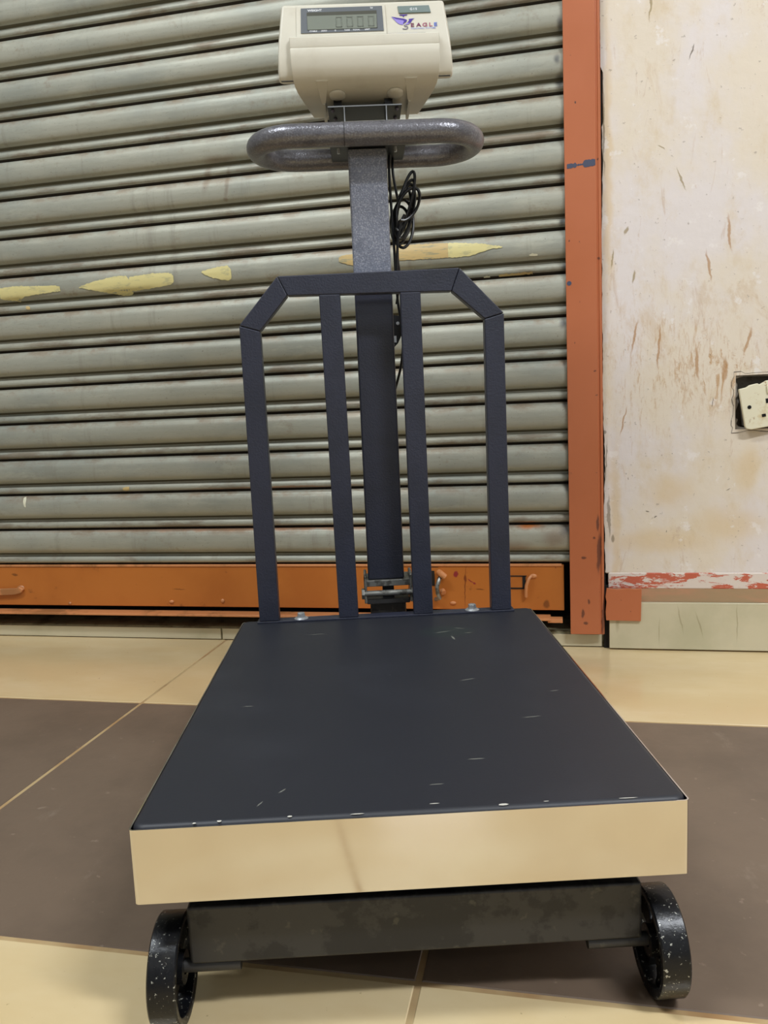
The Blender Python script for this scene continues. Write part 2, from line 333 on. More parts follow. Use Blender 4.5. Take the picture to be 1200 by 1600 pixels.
# chipped plaster rim of the recess
bm = bmesh.new(); n = 56
def rrect(k, ex, seed):
    t = 4*k/n; s = int(t); u = t-s
    P = [(HX0-ex, HZ0-ex), (HX1+ex, HZ0-ex), (HX1+ex, HZ1+ex), (HX0-ex, HZ1+ex)]
    a, b = P[s % 4], P[(s+1) % 4]; rnd = random.Random(k*7+seed); j = .0026*rnd.uniform(-1, 1)
    return a[0]+(b[0]-a[0])*u+j, a[1]+(b[1]-a[1])*u+j
A = [bm.verts.new((x, -.0046, z)) for x, z in (rrect(k, .0055, 1) for k in range(n))]
B = [bm.verts.new((x, .000, z)) for x, z in (rrect(k, -.0035, 2) for k in range(n))]
D = [bm.verts.new((x, .036, z)) for x, z in (rrect(k, -.003, 3) for k in range(n))]
for k in range(n):
    bm.faces.new((A[k], A[(k+1) % n], B[(k+1) % n], B[k])); bm.faces.new((B[k], B[(k+1) % n], D[(k+1) % n], D[k]))
link('chipped_rim', bm, M['mortar'], wall, smooth=True)
# flaking painted band, sloped ledge
band = struct(boxo('trim_3', M['band'], None, .103, XR, -.006, .14, .1235, .156, bevel=.002))
bm = bmesh.new(); prism_yz(bm, [(-.014, .099), (-.006, .124), (.12, .124), (.12, .099)], .103, XR)
struct(link('trim_4', bm, M['ledge'], None))
base = struct(boxo('baseboard_back', M['ledge'], None, .104, XR, -.010, .12, -.03, .099))
for a, b in ((.104, .711), (.714, 1.322), (1.325, 1.932)):
    boxo('tile', M['gtile'], base, a, b, -.020, -.010, .003, .0985, bevel=.0012)
struct(boxo('trim_5', M['dirt_shade'], None, .0945, .1035, -.008, .1, 0, .13))
struct(boxo('trim_6', M['dirt_shade'], None, .0365, .0985, -.0030, .12, .031, 2.42))
bm = bmesh.new(); rnd = random.Random(11)
ed = [(.1065, 2.4), (.1065, .157)]; z = .157; x = .0975
while z < 2.4:
    if 1.015 < z < 1.115: x = .1000+rnd.uniform(-.0004, .0004)
    elif z < 1.015: x = min(max(x+rnd.uniform(-.0009, .0009), .0953), .0990)
    else: x = .0956+rnd.uniform(-.0002, .0002)
    ed.append((x, z)); z += rnd.uniform(.004, .012)
ed.append((.0956, 2.4)); prism_xz(bm, ed, -.0062, -.0030); struct(link('trim_7', bm, M['plaster'], None))
# wall above the shutter and the rest of the room
struct(boxo('wall_back', M['paintwhite'], None, XL, .094, .0, .16, 2.42, ZC))
struct(boxo('wall_left', M['paintwhite'], None, XL-.12, XL, YB, .16, 0, ZC))
struct(boxo('wall_right', M['paintwhite'], None, XR, XR+.12, YB, .16, 0, ZC))
struct(boxo('wall_front', M['paintwhite'], None, XL-.12, XR+.12, YB-.12, YB, 0, ZC))
struct(boxo('ceiling', M['ceil'], None, XL-.12, XR+.12, YB-.12, .16, ZC, ZC+.1))

# ------------------------------------------------------------------ roller shutter
Z0, P = .17506, .08238
def slat_y(t):      # t = 0 at the upper joint, 1 at the lower joint
    K = [(-.07, .0062), (.0, .0062), (.012, .0030), (.03, -.0040), (.07, -.0095), (.2, -.0145), (.36, -.0160), (.52, -.0145), (.60, -.0115), (.645, -.0070), (.685, .0010), (.72, .0022), (.755, .0010), (.79, -.0040), (.84, -.0066), (.89, -.0070), (.93, -.0058), (.96, -.0020), (.985, .0035), (1, .0040)]
    for (a, ya), (b, yb) in zip(K, K[1:]):
        if a <= t <= b:
            s = (t-a)/(b-a); return ya+(yb-ya)*s
    return 0
sh = empty('roller_shutter', (-1.2, 0, 0), 0, 'closed grey galvanised roller shutter with horizontal slats and an orange bottom bar', 'shutter')
sh.location = (0, 0, 0)
ts = [-.07, 0, .012, .03, .045, .07, .1, .15, .2, .26, .32, .38, .46, .52, .56, .60, .625, .645, .665, .685, .70, .72, .74, .755, .77, .79, .81, .84, .865, .89, .91, .93, .945, .96, .985, 1]
import bisect
bm = bmesh.new(); A = []; B = []
for t in ts:
    A.append(bm.verts.new((XL, slat_y(t), P*(1-t)))); B.append(bm.verts.new((.034, slat_y(t), P*(1-t))))
for i in range(len(ts)-1): bm.faces.new((A[i], A[i+1], B[i+1], B[i]))
# back skin
c0, c1 = bm.verts.new((XL, .0075, P*1.07)), bm.verts.new((.034, .0075, P*1.07)); d0, d1 = bm.verts.new((XL, .0068, 0)), bm.verts.new((.034, .0068, 0))
bm.faces.new((A[0], B[0], c1, c0)); bm.faces.new((c0, c1, d1, d0)); bm.faces.new((A[-1], d0, d1, B[-1]))
bm.faces.new([*A, d0, c0]); bm.faces.new([*B, d1, c1])
bmesh.ops.recalc_face_normals(bm, faces=bm.faces)
me = bpy.data.meshes.new('slat'); bm.to_mesh(me); bm.free(); me.materials.append(M['slat'])
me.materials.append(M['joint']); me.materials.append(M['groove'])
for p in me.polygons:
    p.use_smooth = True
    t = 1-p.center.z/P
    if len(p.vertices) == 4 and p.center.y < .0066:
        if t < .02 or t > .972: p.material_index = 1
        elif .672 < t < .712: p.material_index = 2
me.set_sharp_from_angle(angle=R(48))
slats = []
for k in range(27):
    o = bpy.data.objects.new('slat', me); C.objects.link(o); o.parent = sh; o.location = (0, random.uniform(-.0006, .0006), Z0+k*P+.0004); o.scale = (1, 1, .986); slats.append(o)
def smear(cols, mat, name='paint_smear'):      # cols: (x, z_low, z_high): paint film lying on the slat's curve
    k = int((sum(c[1] for c in cols)/len(cols)-Z0)/P); sl = slats[k]
    bm = bmesh.new(); rings = []; rnd = random.Random(len(cols)*13)
    fine = []
    for (a, b) in zip(cols, cols[1:]):
        nn = max(2, int((b[0]-a[0])/.003))
        for i in range(nn): s = i/nn; fine.append([a[j]+(b[j]-a[j])*s for j in range(3)])
    fine.append(list(cols[-1]))
    for x, zl, zh in fine:
        jl, jh = rnd.uniform(-.0009, .0009), rnd.uniform(-.0009, .0009)
        row = []
        for i in range(7):
            z = zl+jl+(zh+jh-zl-jl)*i/6; lz = z-Z0-k*P; t = min(max(1-lz/P, .02), .98)
            row.append(bm.verts.new((x, slat_y(t)-.0011, (1-t)*P)))
        rings.append(row)
    for a, b in zip(rings, rings[1:]):
        for i in range(6): bm.faces.new((a[i], a[i+1], b[i+1], b[i]))
    o = link(name, bm, mat, sl, smooth=True); return o
SM = [('s', 'yellow', [(-1.2132, 0.7856, 0.8093), (-1.172, 0.7786, 0.8119), (-1.1511, 0.7869, 0.8104), (-1.1159, 0.7899, 0.8078), (-1.084, 0.7918, 0.8069), (-1.0606, 0.7929, 0.8038)]),
      ('s', 'yellow', [(-1.0139, 0.7963, 0.7984), (-0.9818, 0.7887, 0.8063), (-0.9472, 0.7808, 0.8119), (-0.9193, 0.7748, 0.8145), (-0.901, 0.7735, 0.8138), (-0.8953, 0.7758, 0.8093), (-0.8913, 0.7795, 0.8036)]),
      ('s', 'yellow', [(-0.8922, 0.781, 0.8104), (-0.8662, 0.7818, 0.8125), (-0.8359, 0.7837, 0.8143), (-0.8032, 0.7866, 0.8131), (-0.793, 0.7898, 0.8097), (-0.789, 0.7935, 0.8054)]),
      ('s', 'yellow', [(-0.7238, 0.8058, 0.8097), (-0.6987, 0.7935, 0.8144), (-0.6812, 0.7895, 0.8169), (-0.6653, 0.7858, 0.817), (-0.6599, 0.7879, 0.8127), (-0.6574, 0.793, 0.8073)]),
      ('s', 'tan', [(-0.3062, 0.7992, 0.829), (-0.2632, 0.7971, 0.828), (-0.199, 0.7957, 0.8251)]),
      ('s', 'yellow', [(-0.199, 0.7957, 0.8251), (-0.1737, 0.7949, 0.823), (-0.1485, 0.7965, 0.8197), (-0.1322, 0.8013, 0.8183), (-0.1124, 0.8058, 0.813), (-0.0926, 0.8066, 0.809)]),
      ('s', 'tan', [(-0.4227, 0.8046, 0.8147), (-0.4145, 0.8014, 0.8178), (-0.4023, 0.798, 0.8193), (-0.3821, 0.7951, 0.8202)]),
      ('s', 'drop', [(-0.0412, 0.7879, 0.7891), (-0.035, 0.7862, 0.791), (-0.0253, 0.7866, 0.7884)]),
      ('s', 'drop', [(-0.1314, 0.7535, 0.7553), (-0.1251, 0.7518, 0.7561), (-0.1189, 0.7526, 0.755)]),
      ('s', 'tan', [(-0.1013, 0.7531, 0.7567), (-0.0752, 0.753, 0.7566), (-0.0357, 0.7536, 0.7572)]),
      ('s', 'drop', [(-1.2102, 0.3273, 0.3363), (-1.2067, 0.3152, 0.3377), (-1.2022, 0.3136, 0.3331)]),
      ('s', 'tan', [(-0.9563, 0.3474, 0.3517), (-0.9481, 0.3443, 0.3545), (-0.9402, 0.347, 0.3543)]),
      ('s', 'tan', [(-1.1561, 0.7619, 0.7675), (-1.1497, 0.7587, 0.767), (-1.1452, 0.7598, 0.7639)])]
for nm, mt, cols in SM: smear(cols, M[mt])
# orange bottom bar with lip, latch bar and hasps
bb = boxo('bottom_bar', M['orange'], sh, XL, .016, -.0045, .010, .0765, .1725, bevel=.0015); bb['label'] = 'orange painted bottom bar'
boxo('top_fold', M['lip'], bb, XL, .012, -.0065, .004, .1695, .1745, bevel=.0012)
boxo('bottom_lip', M['lip'], bb, XL, -.012, -.030, .006, .0605, .0655, bevel=.0015)
boxo('lip_end', M['lip'], bb, -.018, .012, -.027, -.006, .056, .064, bevel=.001)
bm = bmesh.new()       # flat latch bar with hammered end
prism_xz(bm, [(-1.5, .098), (-1.33, .100), (-1.262, .103), (-1.244, .107), (-1.236, .116), (-1.247, .1225), (-1.256, .119), (-1.30, .1175), (-1.5, .115)], -.013, -.0045)
link('latch_bar', bm, M['lip'], bb, bevel=.002)
bm = bmesh.new()
for cx, cz, rx, rz in ((-1.247, .118, .010, .007), (-.86, .088, .006, .004), (-.735, .091, .005, .005), (-1.12, .082, .004, .004), (-.45, .085, .006, .004), (-.2138, .0905, .007, .004), (-.046, .149, .008, .005)):
    bmesh.ops.create_icosphere(bm, subdivisions=2, radius=1, matrix=Matrix.Translation((cx, -.005, cz))@Matrix.Diagonal((rx, .003, rz, 1)))
link('weld_bead', bm, M['lip'], bb, smooth=True, kind='stuff')
bm = bmesh.new()       # curved hasp loop right of the hinge
tube(bm, [(-.236, -.006, .152), (-.240, -.018, .144), (-.244, -.024, .130), (-.243, -.025, .116), (-.240, -.020, .105), (-.250, -.008, .099)], .0044, 10)
link('hasp', bm, M['pin'], bb, smooth=True)
bm = bmesh.new(); tube(bm, [(-.241, -.008, .158), (-.234, -.020, .156), (-.228, -.017, .150)], .0065, 10); link('hasp_lug', bm, M['lip'], bb, smooth=True)
bm = bmesh.new(); tube(bm, [(-.236, -.006, .118), (-.232, -.012, .114)], .006, 10); link('hasp_lug', bm, M['lip'], bb, smooth=True)
bm = bmesh.new(); box(bm, -.258, -.2515, -.0056, -.0040, .128, .160); box(bm, -.258, -.243, -.0054, -.0040, .168, .1685); link('rust_slot', bm, M['dirt_shade'], bb)
bm = bmesh.new()
box(bm, -.100, -.0595, -.0056, -.0040, .148, .1500); box(bm, -.100, -.0640, -.0056, -.0040, .1215, .1245)
box(bm, -.0680, -.0615, -.0056, -.0040, .123, .149)
link('latch_slot', bm, M['dirt_shade'], bb)
bm = bmesh.new(); tube(bm, [(-.050, -.006, .1490), (-.0545, -.012, .145), (-.0600, -.014, .131), (-.0612, -.012, .118), (-.0612, -.010, .106)], .0034, 10); link('latch_tongue', bm, M['lip'], bb, smooth=True)

# ------------------------------------------------------------------ orange guide post
post = empty('shutter_post', (0.06, 0, 0), 0, 'tall orange painted steel guide post at the right edge of the shutter', 'post')
bm = bmesh.new()
prism_xy(bm, [(.0275, -.0169), (.0275, -.0225), (.0855, -.0225), (.0865, -.0202), (.0885, -.0202), (.0895, -.0225), (.0925, -.0225), (.0930, -.0198), (.0945, -.0198), (.0945, -.0169)], .032, 2.5)
for v in bm.verts: v.co.x -= .06
link('channel', bm, M['post'], post, bevel=.0009)
bm = bmesh.new(); pts = [(.0975, .0625), (.1645, .0615), (.166, .128), (.152, .1265), (.140, .1285), (.120, .126), (.099, .1285), (.0965, .11), (.0985, .10), (.0965, .08)]
prism_xz(bm, [(x-.06, z) for x, z in pts], -.0250, -.0206)
o = link('foot_plate', bm, M['post'], post, bevel=.0006); o['label'] = 'small square orange foot plate'
rnd = random.Random(3)
bm = bmesh.new(); N = 26; xs_ = [.032+i*.052/(N-1) for i in range(N)]
top = []; bot = []
for i, x in enumerate(xs_):
    zc = .9425+(x-.032)*.05; th_ = (.0045 if i < 9 else (.0012 if i < 15 else .0065))+rnd.uniform(-.001, .001)
    top.append(bm.verts.new((x-.06, -.0229, zc+th_))); bot.append(bm.verts.new((x-.06, -.0229, zc-th_*.9)))
for i in range(N-1): bm.faces.new((bot[i], bot[i+1], top[i+1], top[i]))
link('paint_mark', bm, M['bluemark'], post)
bm = bmesh.new(); bmesh.ops.create_circle(bm, cap_ends=True, segments=9, radius=.0045, matrix=Matrix.Translation((.0335-.06, -.0229, .728))@Matrix.Rotation(pi/2, 4, 'X')); link('paint_mark', bm, M['bluemark'], post)

# ------------------------------------------------------------------ broken double wall socket
so = empty('wall_socket', (.42, -.012, .484), 0, 'cracked dirty cream wall socket hanging crooked in a hole in the plaster', 'socket')
so.rotation_euler = (0, R(6.5), R(-4))
so.rotation_euler = (0, R(-1), 0)
bm = bmesh.new()
W2, H2 = .074, .0385
out = [(-W2, H2), (-W2+.0135, H2+.001), (-W2+.02, H2+.004), (-W2+.034, H2+.005), (-W2+.037, H2+.002), (-W2+.05, H2+.007), (W2, H2+.010), (W2, -H2), (-W2+.012, -H2-.002), (-W2+.004, -H2+.001), (-W2+.002, -H2+.006)]
prism_xz(bm, out, -.006, .002)
link('faceplate', bm, M['socket'], so, bevel=.0015)
bm = bmesh.new(); box(bm, -W2+.006, W2-.004, .002, .030, -H2+.006, H2-.006); link('back_box', bm, M['mortar'], so)
def dark(name, x0, x1, z0, z1):
    bm = bmesh.new(); box(bm, x0, x1, -.0066, -.0035, z0, z1); link(name, bm, M['hole'], so)
dark('earth_slot', -.0300, -.0255, .004, .0125); dark('pin_slot', -.0400, -.0330, -.0205, -.0150); dark('pin_slot', -.0190, -.0120, -.0205, -.0150)
dark('earth_slot', .0255, .0300, .004, .0125); dark('pin_slot', .0120, .0190, -.0205, -.0150); dark('pin_slot', .0330, .0400, -.0205, -.0150)
for x in (-.0600, .060):
    bm = bmesh.new(); bmesh.ops.create_cone(bm, cap_ends=True, segments=16, radius1=.0035, radius2=.0035, depth=.003, matrix=Matrix.Translation((x, -.0053, .002))@Matrix.Rotation(pi/2, 4, 'X')); link('screw_hole', bm, M['hole'], so)
for x in (-.020, .020): boxo('rocker_switch', M['socket'], so, x-.006, x+.006, -.0095, -.005, .022, .036, bevel=.001)
so.rotation_euler = (0, R(-8), R(3)); 

# ------------------------------------------------------------------ platform scale
sc = empty('platform_scale', (-.33492, -1.10912, 0), .23356, 'black platform weighing scale with stainless skirt, backrest, column handle and cream indicator', 'scale')
# platform: rounded black sheet over a stainless box
def rrectpts(x0, x1, y0, y1, r, n=6):
    P_ = []
    for cx, cy, a0 in ((x1-r, y1-r, 0), (x0+r, y1-r, 90), (x0+r, y0+r, 180), (x1-r, y0+r, 270)):
        for i in range(n+1): a = R(a0+90*i/n); P_.append((cx+r*cos(a), cy+r*sin(a)))
    return P_
bm = bmesh.new(); prism_xy(bm, rrectpts(.0012, .4488, .0010, .6118, .011), .174, .1893)
pl = link('platform_top', bm, M['plat'], sc, bevel=.0052, seg=5)
bm = bmesh.new()
for x, y, a, b in ((.052, .0022, .0016, .0012), (.072, .0035, .0020, .0018), (.128, .0040, .0022, .0012), (.182, .0028, .006, .0008), (.30, .0045, .004, .002), (.40, .004, .008, .0007), (.245, .012, .004, .0006), (.335, .006, .003, .0006)):
    bm_v = [bm.verts.new((x+a*cos(t)*random.uniform(.7, 1.2), y+b*sin(t)*random.uniform(.7, 1.2), .18945-(.0004 if y < .004 else 0))) for t in [2*pi*k/7 for k in range(7)]]
    bm.faces.new(bm_v)
link('paint_chip', bm, M['chip'], pl, kind='stuff')
bm = bmesh.new()    # skirt: open box of sheet steel
o4 = rrectpts(0, .45, 0, .613, .004); i4 = rrectpts(.0012, .4488, .0012, .6118, .0032)
for (za, zb) in ((.1233, .1868),):
    A = [bm.verts.new((x, y, za)) for x, y in o4]; B = [bm.verts.new((x, y, zb)) for x, y in o4]
    A2 = [bm.verts.new((x, y, za)) for x, y in i4]; B2 = [bm.verts.new((x, y, zb)) for x, y in i4]; n = len(o4)
    for i in range(n):
        j = (i+1) % n
        bm.faces.new((A[i], A[j], B[j], B[i])); bm.faces.new((A2[j], A2[i], B2[i], B2[j])); bm.faces.new((B[i], B[j], B2[j], B2[i])); bm.faces.new((A[j], A[i], A2[i], A2[j]))
link('skirt', bm, M['steel'], sc, smooth=True)['label'] = 'polished stainless steel skirt'
# frame beneath
boxo('front_beam', M['frame'], sc, .0345, .4188, .022, .064, .0515, .1035, bevel=.003)
boxo('rear_beam', M['frame'], sc, .0345, .4188, .545, .587, .0515, .1035, bevel=.003)
for x in (.075, .335): boxo('frame_rail', M['frame'], sc, x, x+.04, .064, .545, .058, .098, bevel=.003)
boxo('column_base', M['frame'], sc, .205, .247, .587, .641, .058, .098, bevel=.003)
for x in (.055, .365):
    for y in (.075, .48): 
        bm = bmesh.new(); box(bm, x, x+.03, y, y+.11, .1035 if False else .0985, .120); box(bm, x+.008, x+.022, y+.01, y+.03, .118, .177); link('load_cell', bm, M['pin'], sc, bevel=.001)
# wheels
def wheel(x0, x1, inner, cy, name='wheel'):   # inner = +1 when the inner side faces +x
    r = .04465; bm = bmesh.new()
    prof = [(x0, r-.0012), (x0+.0012, r), (x1-.0012, r), (x1, r-.0012), (x1, r-.0055), (x1-.0015, r-.0075), (x0+.0015, r-.0075), (x0, r-.0055)]
    lathe_x(bm, prof, cy, r, 72)
    xm = (x0+x1)/2
    lathe_x(bm, [(xm-.010, .006), (xm-.010, .0135), (xm+.010, .0135), (xm+.010, .006)], cy, r, 40)
    for s in range(5):
        a0 = 2*pi*s/5+.45; row = []
        for rad, half, th_ in ((.0125, .50, .0045), (.022, .38, .0028), (.031, .34, .0028), (.0385, .40, .0038)):
            ring = []
            for k in range(7):
                a = a0+half*(k/3-1)
                ring.append((bm.verts.new((xm-th_, cy+rad*cos(a), r+rad*sin(a))), bm.verts.new((xm+th_, cy+rad*cos(a), r+rad*sin(a)))))
            row.append(ring)
        for A, B in zip(row, row[1:]):
            for k in range(6):
                bm.faces.new((A[k][0], A[k+1][0], B[k+1][0], B[k][0])); bm.faces.new((A[k][1], B[k][1], B[k+1][1], A[k+1][1]))
            bm.faces.new((A[0][0], B[0][0], B[0][1], A[0][1])); bm.faces.new((A[6][0], A[6][1], B[6][1], B[6][0]))
    o = link(name, bm, M['wheel'], sc, smooth=True)
    bm = bmesh.new()
    xs0, xs1 = (x0+.001, x1+.046) if inner > 0 else (x0-.050, x1-.001)
    tube(bm, [(xs0, cy, r+.0015), (xs1, cy, r+.0015)], .0058, 14); link('axle', bm, M['frame'], o, smooth=True)
wheel(.0066, .0300, 1, .030); wheel(.4234, .4468, -1, .030)
wheel(.0066, .0300, 1, .566); wheel(.4234, .4468, -1, .566)
# backrest, welded square tube
Yb0, Yb1 = .5918, .6118
boxo('mounting_strip', M['powder'], sc, .0255, .4200, Yb0-.001, Yb1, .1893, .1922, bevel=.0006)
def bar(name, pts):
    bm = bmesh.new(); prism_xz(bm, pts, Yb0, Yb1); return link(name, bm, M['powder'], sc, bevel=.0016, seg=3)
bar('backrest_post', [(.0292, .1922), (.0593, .1922), (.0578, .6258), (.0280, .6350)])
bar('backrest_post', [(.3850, .1922), (.4155, .1922), (.4147, .6375), (.3862, .6300)])
bar('backrest_corner', [(.0280, .6356), (.0578, .6264), (.1003, .6752), (.0872, .7030)])
bar('backrest_corner', [(.3393, .6722), (.3862, .6306), (.4147, .6381), (.3518, .7043)])
bar('backrest_rail', [(.1007, .6750), (.3389, .6720), (.3514, .7045), (.0876, .7030)])
bar('backrest_bar', [(.1508, .1922), (.1803, .1922), (.1768, .6742), (.1460, .6745)])
bar('backrest_bar', [(.2654, .1922), (.2949, .1922), (.2937, .6730), (.2639, .6732)])
for x, y in ((.0920, .6025), (.3564, .6035)):
    bm = bmesh.new()
    bmesh.ops.create_cone(bm, cap_ends=True, segments=28, radius1=.0112, radius2=.0085, depth=.0022, matrix=Matrix.Translation((x, y, .1932)))
    bmesh.ops.create_cone(bm, cap_ends=True, segments=6, radius1=.0068, radius2=.0060, depth=.0068, matrix=Matrix.Translation((x, y, .1975))@Matrix.Rotation(.2, 4, 'Z'))
    link('hex_bolt', bm, M['zinc'], sc, bevel=.0004)['label'] = 'zinc plated flange bolt'
# column and hinge
CX0, CX1, CY0, CY1 = .1975, .2548, .640, .690
boxo('column', M['powder'], sc, CX0, CX1, CY0, CY1, .2385, .690, bevel=.003, seg=3)
boxo('upper_column', M['hammer2'], sc, CX0, CX1, CY0, CY1, .6902, .889, bevel=.003, seg=3)['label'] = 'grey hammered upper column'
boxo('lower_column', M['frame'], sc, .1992, .2562, CY0, CY1, .040, .2030, bevel=.003)
hg = boxo('hinge', M['pin'], sc, .1925, .2655, .637, .692, .2325, .2385, bevel=.001)
boxo('hinge_plate', M['frame'], hg, .1945, .2620, .636, .692, .2030, .2078, bevel=.001)
boxo('hinge_plate', M['pin'], hg, .1925, .2655, .633, .637, .2290, .2390, bevel=.001)
boxo('hinge_plate', M['frame'], hg, .1945, .2625, .630, .636, .2015, .2095, bevel=.001)
for x in (.1905, .2625): boxo('hinge_ear', M['pin'], hg, x, x+.0045, .625, .680, .2035, .2485 if True else 0, bevel=.004)
boxo('hinge_lug', M['blackpaint'], hg, .220, .238, .645, .680, .2078, .2325)
bm = bmesh.new(); tube(bm, [(.1870, .628, .2195), (.2685, .628, .2195)], .0046, 16); link('hinge_pin', bm, M['pin'], hg, smooth=True)
for x in (.1860, .2640):
    bm = bmesh.new(); bmesh.ops.create_cone(bm, cap_ends=True, segments=6, radius1=.0092, radius2=.0092, depth=.0050, matrix=Matrix.Translation((x+.003, .628, .2195))@Matrix.Rotation(pi/2, 4, 'Y')); link('hinge_nut', bm, M['pin'], hg, bevel=.0008)
# latch bracket behind the column, right side
bm = bmesh.new(); prism_xz(bm, [(.2548, .600), (.262, .607), (.2685, .620), (.2690, .648), (.2548, .650)], .672, .680); br = link('side_bracket', bm, M['blackpaint'], sc)
bm = bmesh.new(); bmesh.ops.create_cone(bm, cap_ends=True, segments=6, radius1=.0028, radius2=.0028, depth=.003, matrix=Matrix.Translation((.2625, .6710, .6370))@Matrix.Rotation(pi/2, 4, 'X')); box(bm, .2560, .2595, .6700, .6725, .608, .618); link('bracket_screw', bm, M['zinc'], br)
# racetrack handle
HZ, HYc, HXc, RC = .8985, .665, .2247, .0580
pts = []
for i in range(21): a = R(-90+180*i/20); pts.append((HXc+.1620-RC+RC*cos(a), HYc+RC*sin(a), HZ))
for i in range(21): a = R(90+180*i/20); pts.append((HXc-.1620+RC+RC*cos(a), HYc+RC*sin(a), HZ))
full = []
for i, p in enumerate(pts):
    full.append(p); q_ = pts[(i+1) % len(pts)]
    if (Vector(q_)-Vector(p)).length > .05:
        for k in range(1, 8): full.append(tuple(Vector(p).lerp(Vector(q_), k/8)))
bm = bmesh.new(); tube(bm, full, .0164, 24, closed=True); hd = link('handle', bm, M['hammer'], sc, smooth=True); hd['label'] = 'grey hammered oval tube handle'
bm = bmesh.new(); tube(bm, [(.1935, HYc-RC, HZ), (.1942, HYc-RC, HZ)], .0170, 24); link('tube_seam', bm, M['blackpaint'], hd, smooth=True)
tp = boxo('top_plate', M['blackpaint'], sc, .172, .283, .628, .706, .8892, .8932, bevel=.001)
for x in (.184, .268):
    bm = bmesh.new(); tube(bm, [(x, .640, .882), (x, .640, .8892)], .0022, 10); link('plate_screw', bm, M['zinc'], tp, smooth=True)
# hat shaped mount between top plate and indicator
mt = boxo('indicator_mount', M['blackpaint'], sc, .171, .281, .657, .716, .9525, .9545)
for x in (.1945, .2570):
    boxo('mount_web', M['blackpaint'], mt, x, x+.0016, .657, .706, .8932, .9525)
    boxo('web_edge', M['edge'], mt, x, x+.0016, .6560, .6570, .8932, .9530)
boxo('flange_edge', M['edge'], mt, .171, .281, .6560, .6570, .9528, .9545)
for x, y in ((.178, .668), (.181, .703), (.274, .668), (.273, .706)):
    bm = bmesh.new(); bmesh.ops.create_uvsphere(bm, u_segments=10, v_segments=6, radius=.003, matrix=Matrix.Translation((x, y, .9520))); link('mount_screw', bm, M['hook'], mt, smooth=True)
for x in (.186, .262): boxo('mount_spacer', M['blackpaint'], mt, x-.006, x+.006, .665, .700, .9545, .9660)

# ------------------------------------------------------------------ indicator
IX = .2290
def loft(bm, prof):      # prof: closed loop of (y, z, half width)
    A = [bm.verts.new((IX-h, y, z)) for y, z, h in prof]; B = [bm.verts.new((IX+h, y, z)) for y, z, h in prof]; n = len(prof)
    for i in range(n): j = (i+1) % n; bm.faces.new((A[i], B[i], B[j], A[j]))
    bm.faces.new(A); bm.faces.new(B[::-1])
bm = bmesh.new()
loft(bm, [(.6300, 1.0835, .1165), (.6255, 1.060, .1195), (.6200, 1.034, .1225), (.6170, 1.010, .1255), (.6175, .992, .1258), (.6215, .981, .1256), (.6290, .9775, .1250), (.650, .985, .1245), (.70, 1.008, .124), (.74, 1.028, .122), (.75, 1.05, .118), (.72, 1.085, .1145), (.66, 1.092, .115)])
ih = link('indicator_head', bm, M['plastic'], sc, bevel=.0045, seg=3); ih['label'] = 'cream plastic weighing indicator head with lcd'
bm = bmesh.new()
loft(bm, [(.6150, 1.0345, .1060), (.6105, 1.0325, .1064), (.6085, 1.0180, .1066), (.6090, 1.0168, .1062), (.6082, 1.0155, .1066), (.6085, 1.005, .1064), (.6100, .994, .1062), (.6135, .984, .1056), (.6200, .9765, .1046), (.6300, .9715, .1030), (.645, .9685, .1000), (.665, .9665, .0955), (.69, .9655, .0905), (.715, .9655, .0860), (.737, .9660, .0820), (.742, .975, .085), (.740, 1.03, .1)])
link('hood', bm, M['plastic'], ih, bevel=.0012)
# panel coordinates: u = x, v = z, lying on the leaning front
nrm = Vector((0, -1, .195)).normalized()
def pf(x, z, off=0):
    t = (z-1.034)/(1.0835-1.034); y = .6200+(.6300-.6200)*t
    return Vector((x, y, z))+nrm*off
def panel(name, pts, mat, off, th=.0008, parent=None, bevel=0):
    bm = bmesh.new(); A = [bm.verts.new(pf(x, z, off+th)) for x, z in pts]; B = [bm.verts.new(pf(x, z, off-.001)) for x, z in pts]; n = len(pts)
    bm.faces.new(A); bm.faces.new(B[::-1])
    for i in range(n): bm.faces.new((A[i], B[i], B[(i+1) % n], A[(i+1) % n]))
    return link(name, bm, mat, parent or ih, bevel=bevel)
panel('bezel_frame', [(.1335, 1.0795), (.2605, 1.0795), (.2615, 1.0355), (.1325, 1.0355)], M['plastic'], .0008, .0010, bevel=.0008)
panel('display_bezel', [(.1405, 1.0760), (.2562, 1.0760), (.2572, 1.0400), (.1392, 1.0400)], M['bezel'], .0020)
panel('lcd_border', [(.1487, 1.0695), (.2482, 1.0695), (.2482, 1.0440), (.1487, 1.0440)], M['lcdshade'], .0026, .0006)
panel('lcd_screen', [(.1490, 1.0640), (.2479, 1.0640), (.2475, 1.0440), (.1490, 1.0440)], M['lcd'], .0030, .0006)
bm = bmesh.new()       # faint digits
def segq(x0, x1, z0, z1):
    bm.faces.new([bm.verts.new(pf(x, z, .0040)) for x, z in ((x0, z0), (x1, z0), (x1, z1), (x0, z1))])
for x in (.1895, .2050, .2200, .2355):
    w_, a, b = .0085, .0462, .0612; t_ = .0011
    segq(x, x+t_, a, b) if False else None
    a += 1; b += 1
    segq(x, x+t_, a, b); segq(x+w_-t_, x+w_, a, b); segq(x, x+w_, a, a+t_); segq(x, x+w_, b-t_, b)
link('lcd_digits', bm, M['seg'], ih)
panel('key', [(.2785, 1.0757), (.3235, 1.0757), (.3258, 1.0655), (.2800, 1.0655)], M['key'], .0003, .0012, bevel=.0004)
panel('colour_strip', [(.1375, 1.0345), (.1385, 1.0362), (.3165, 1.0362), (.3205, 1.0345)], M['strip'], .0006)
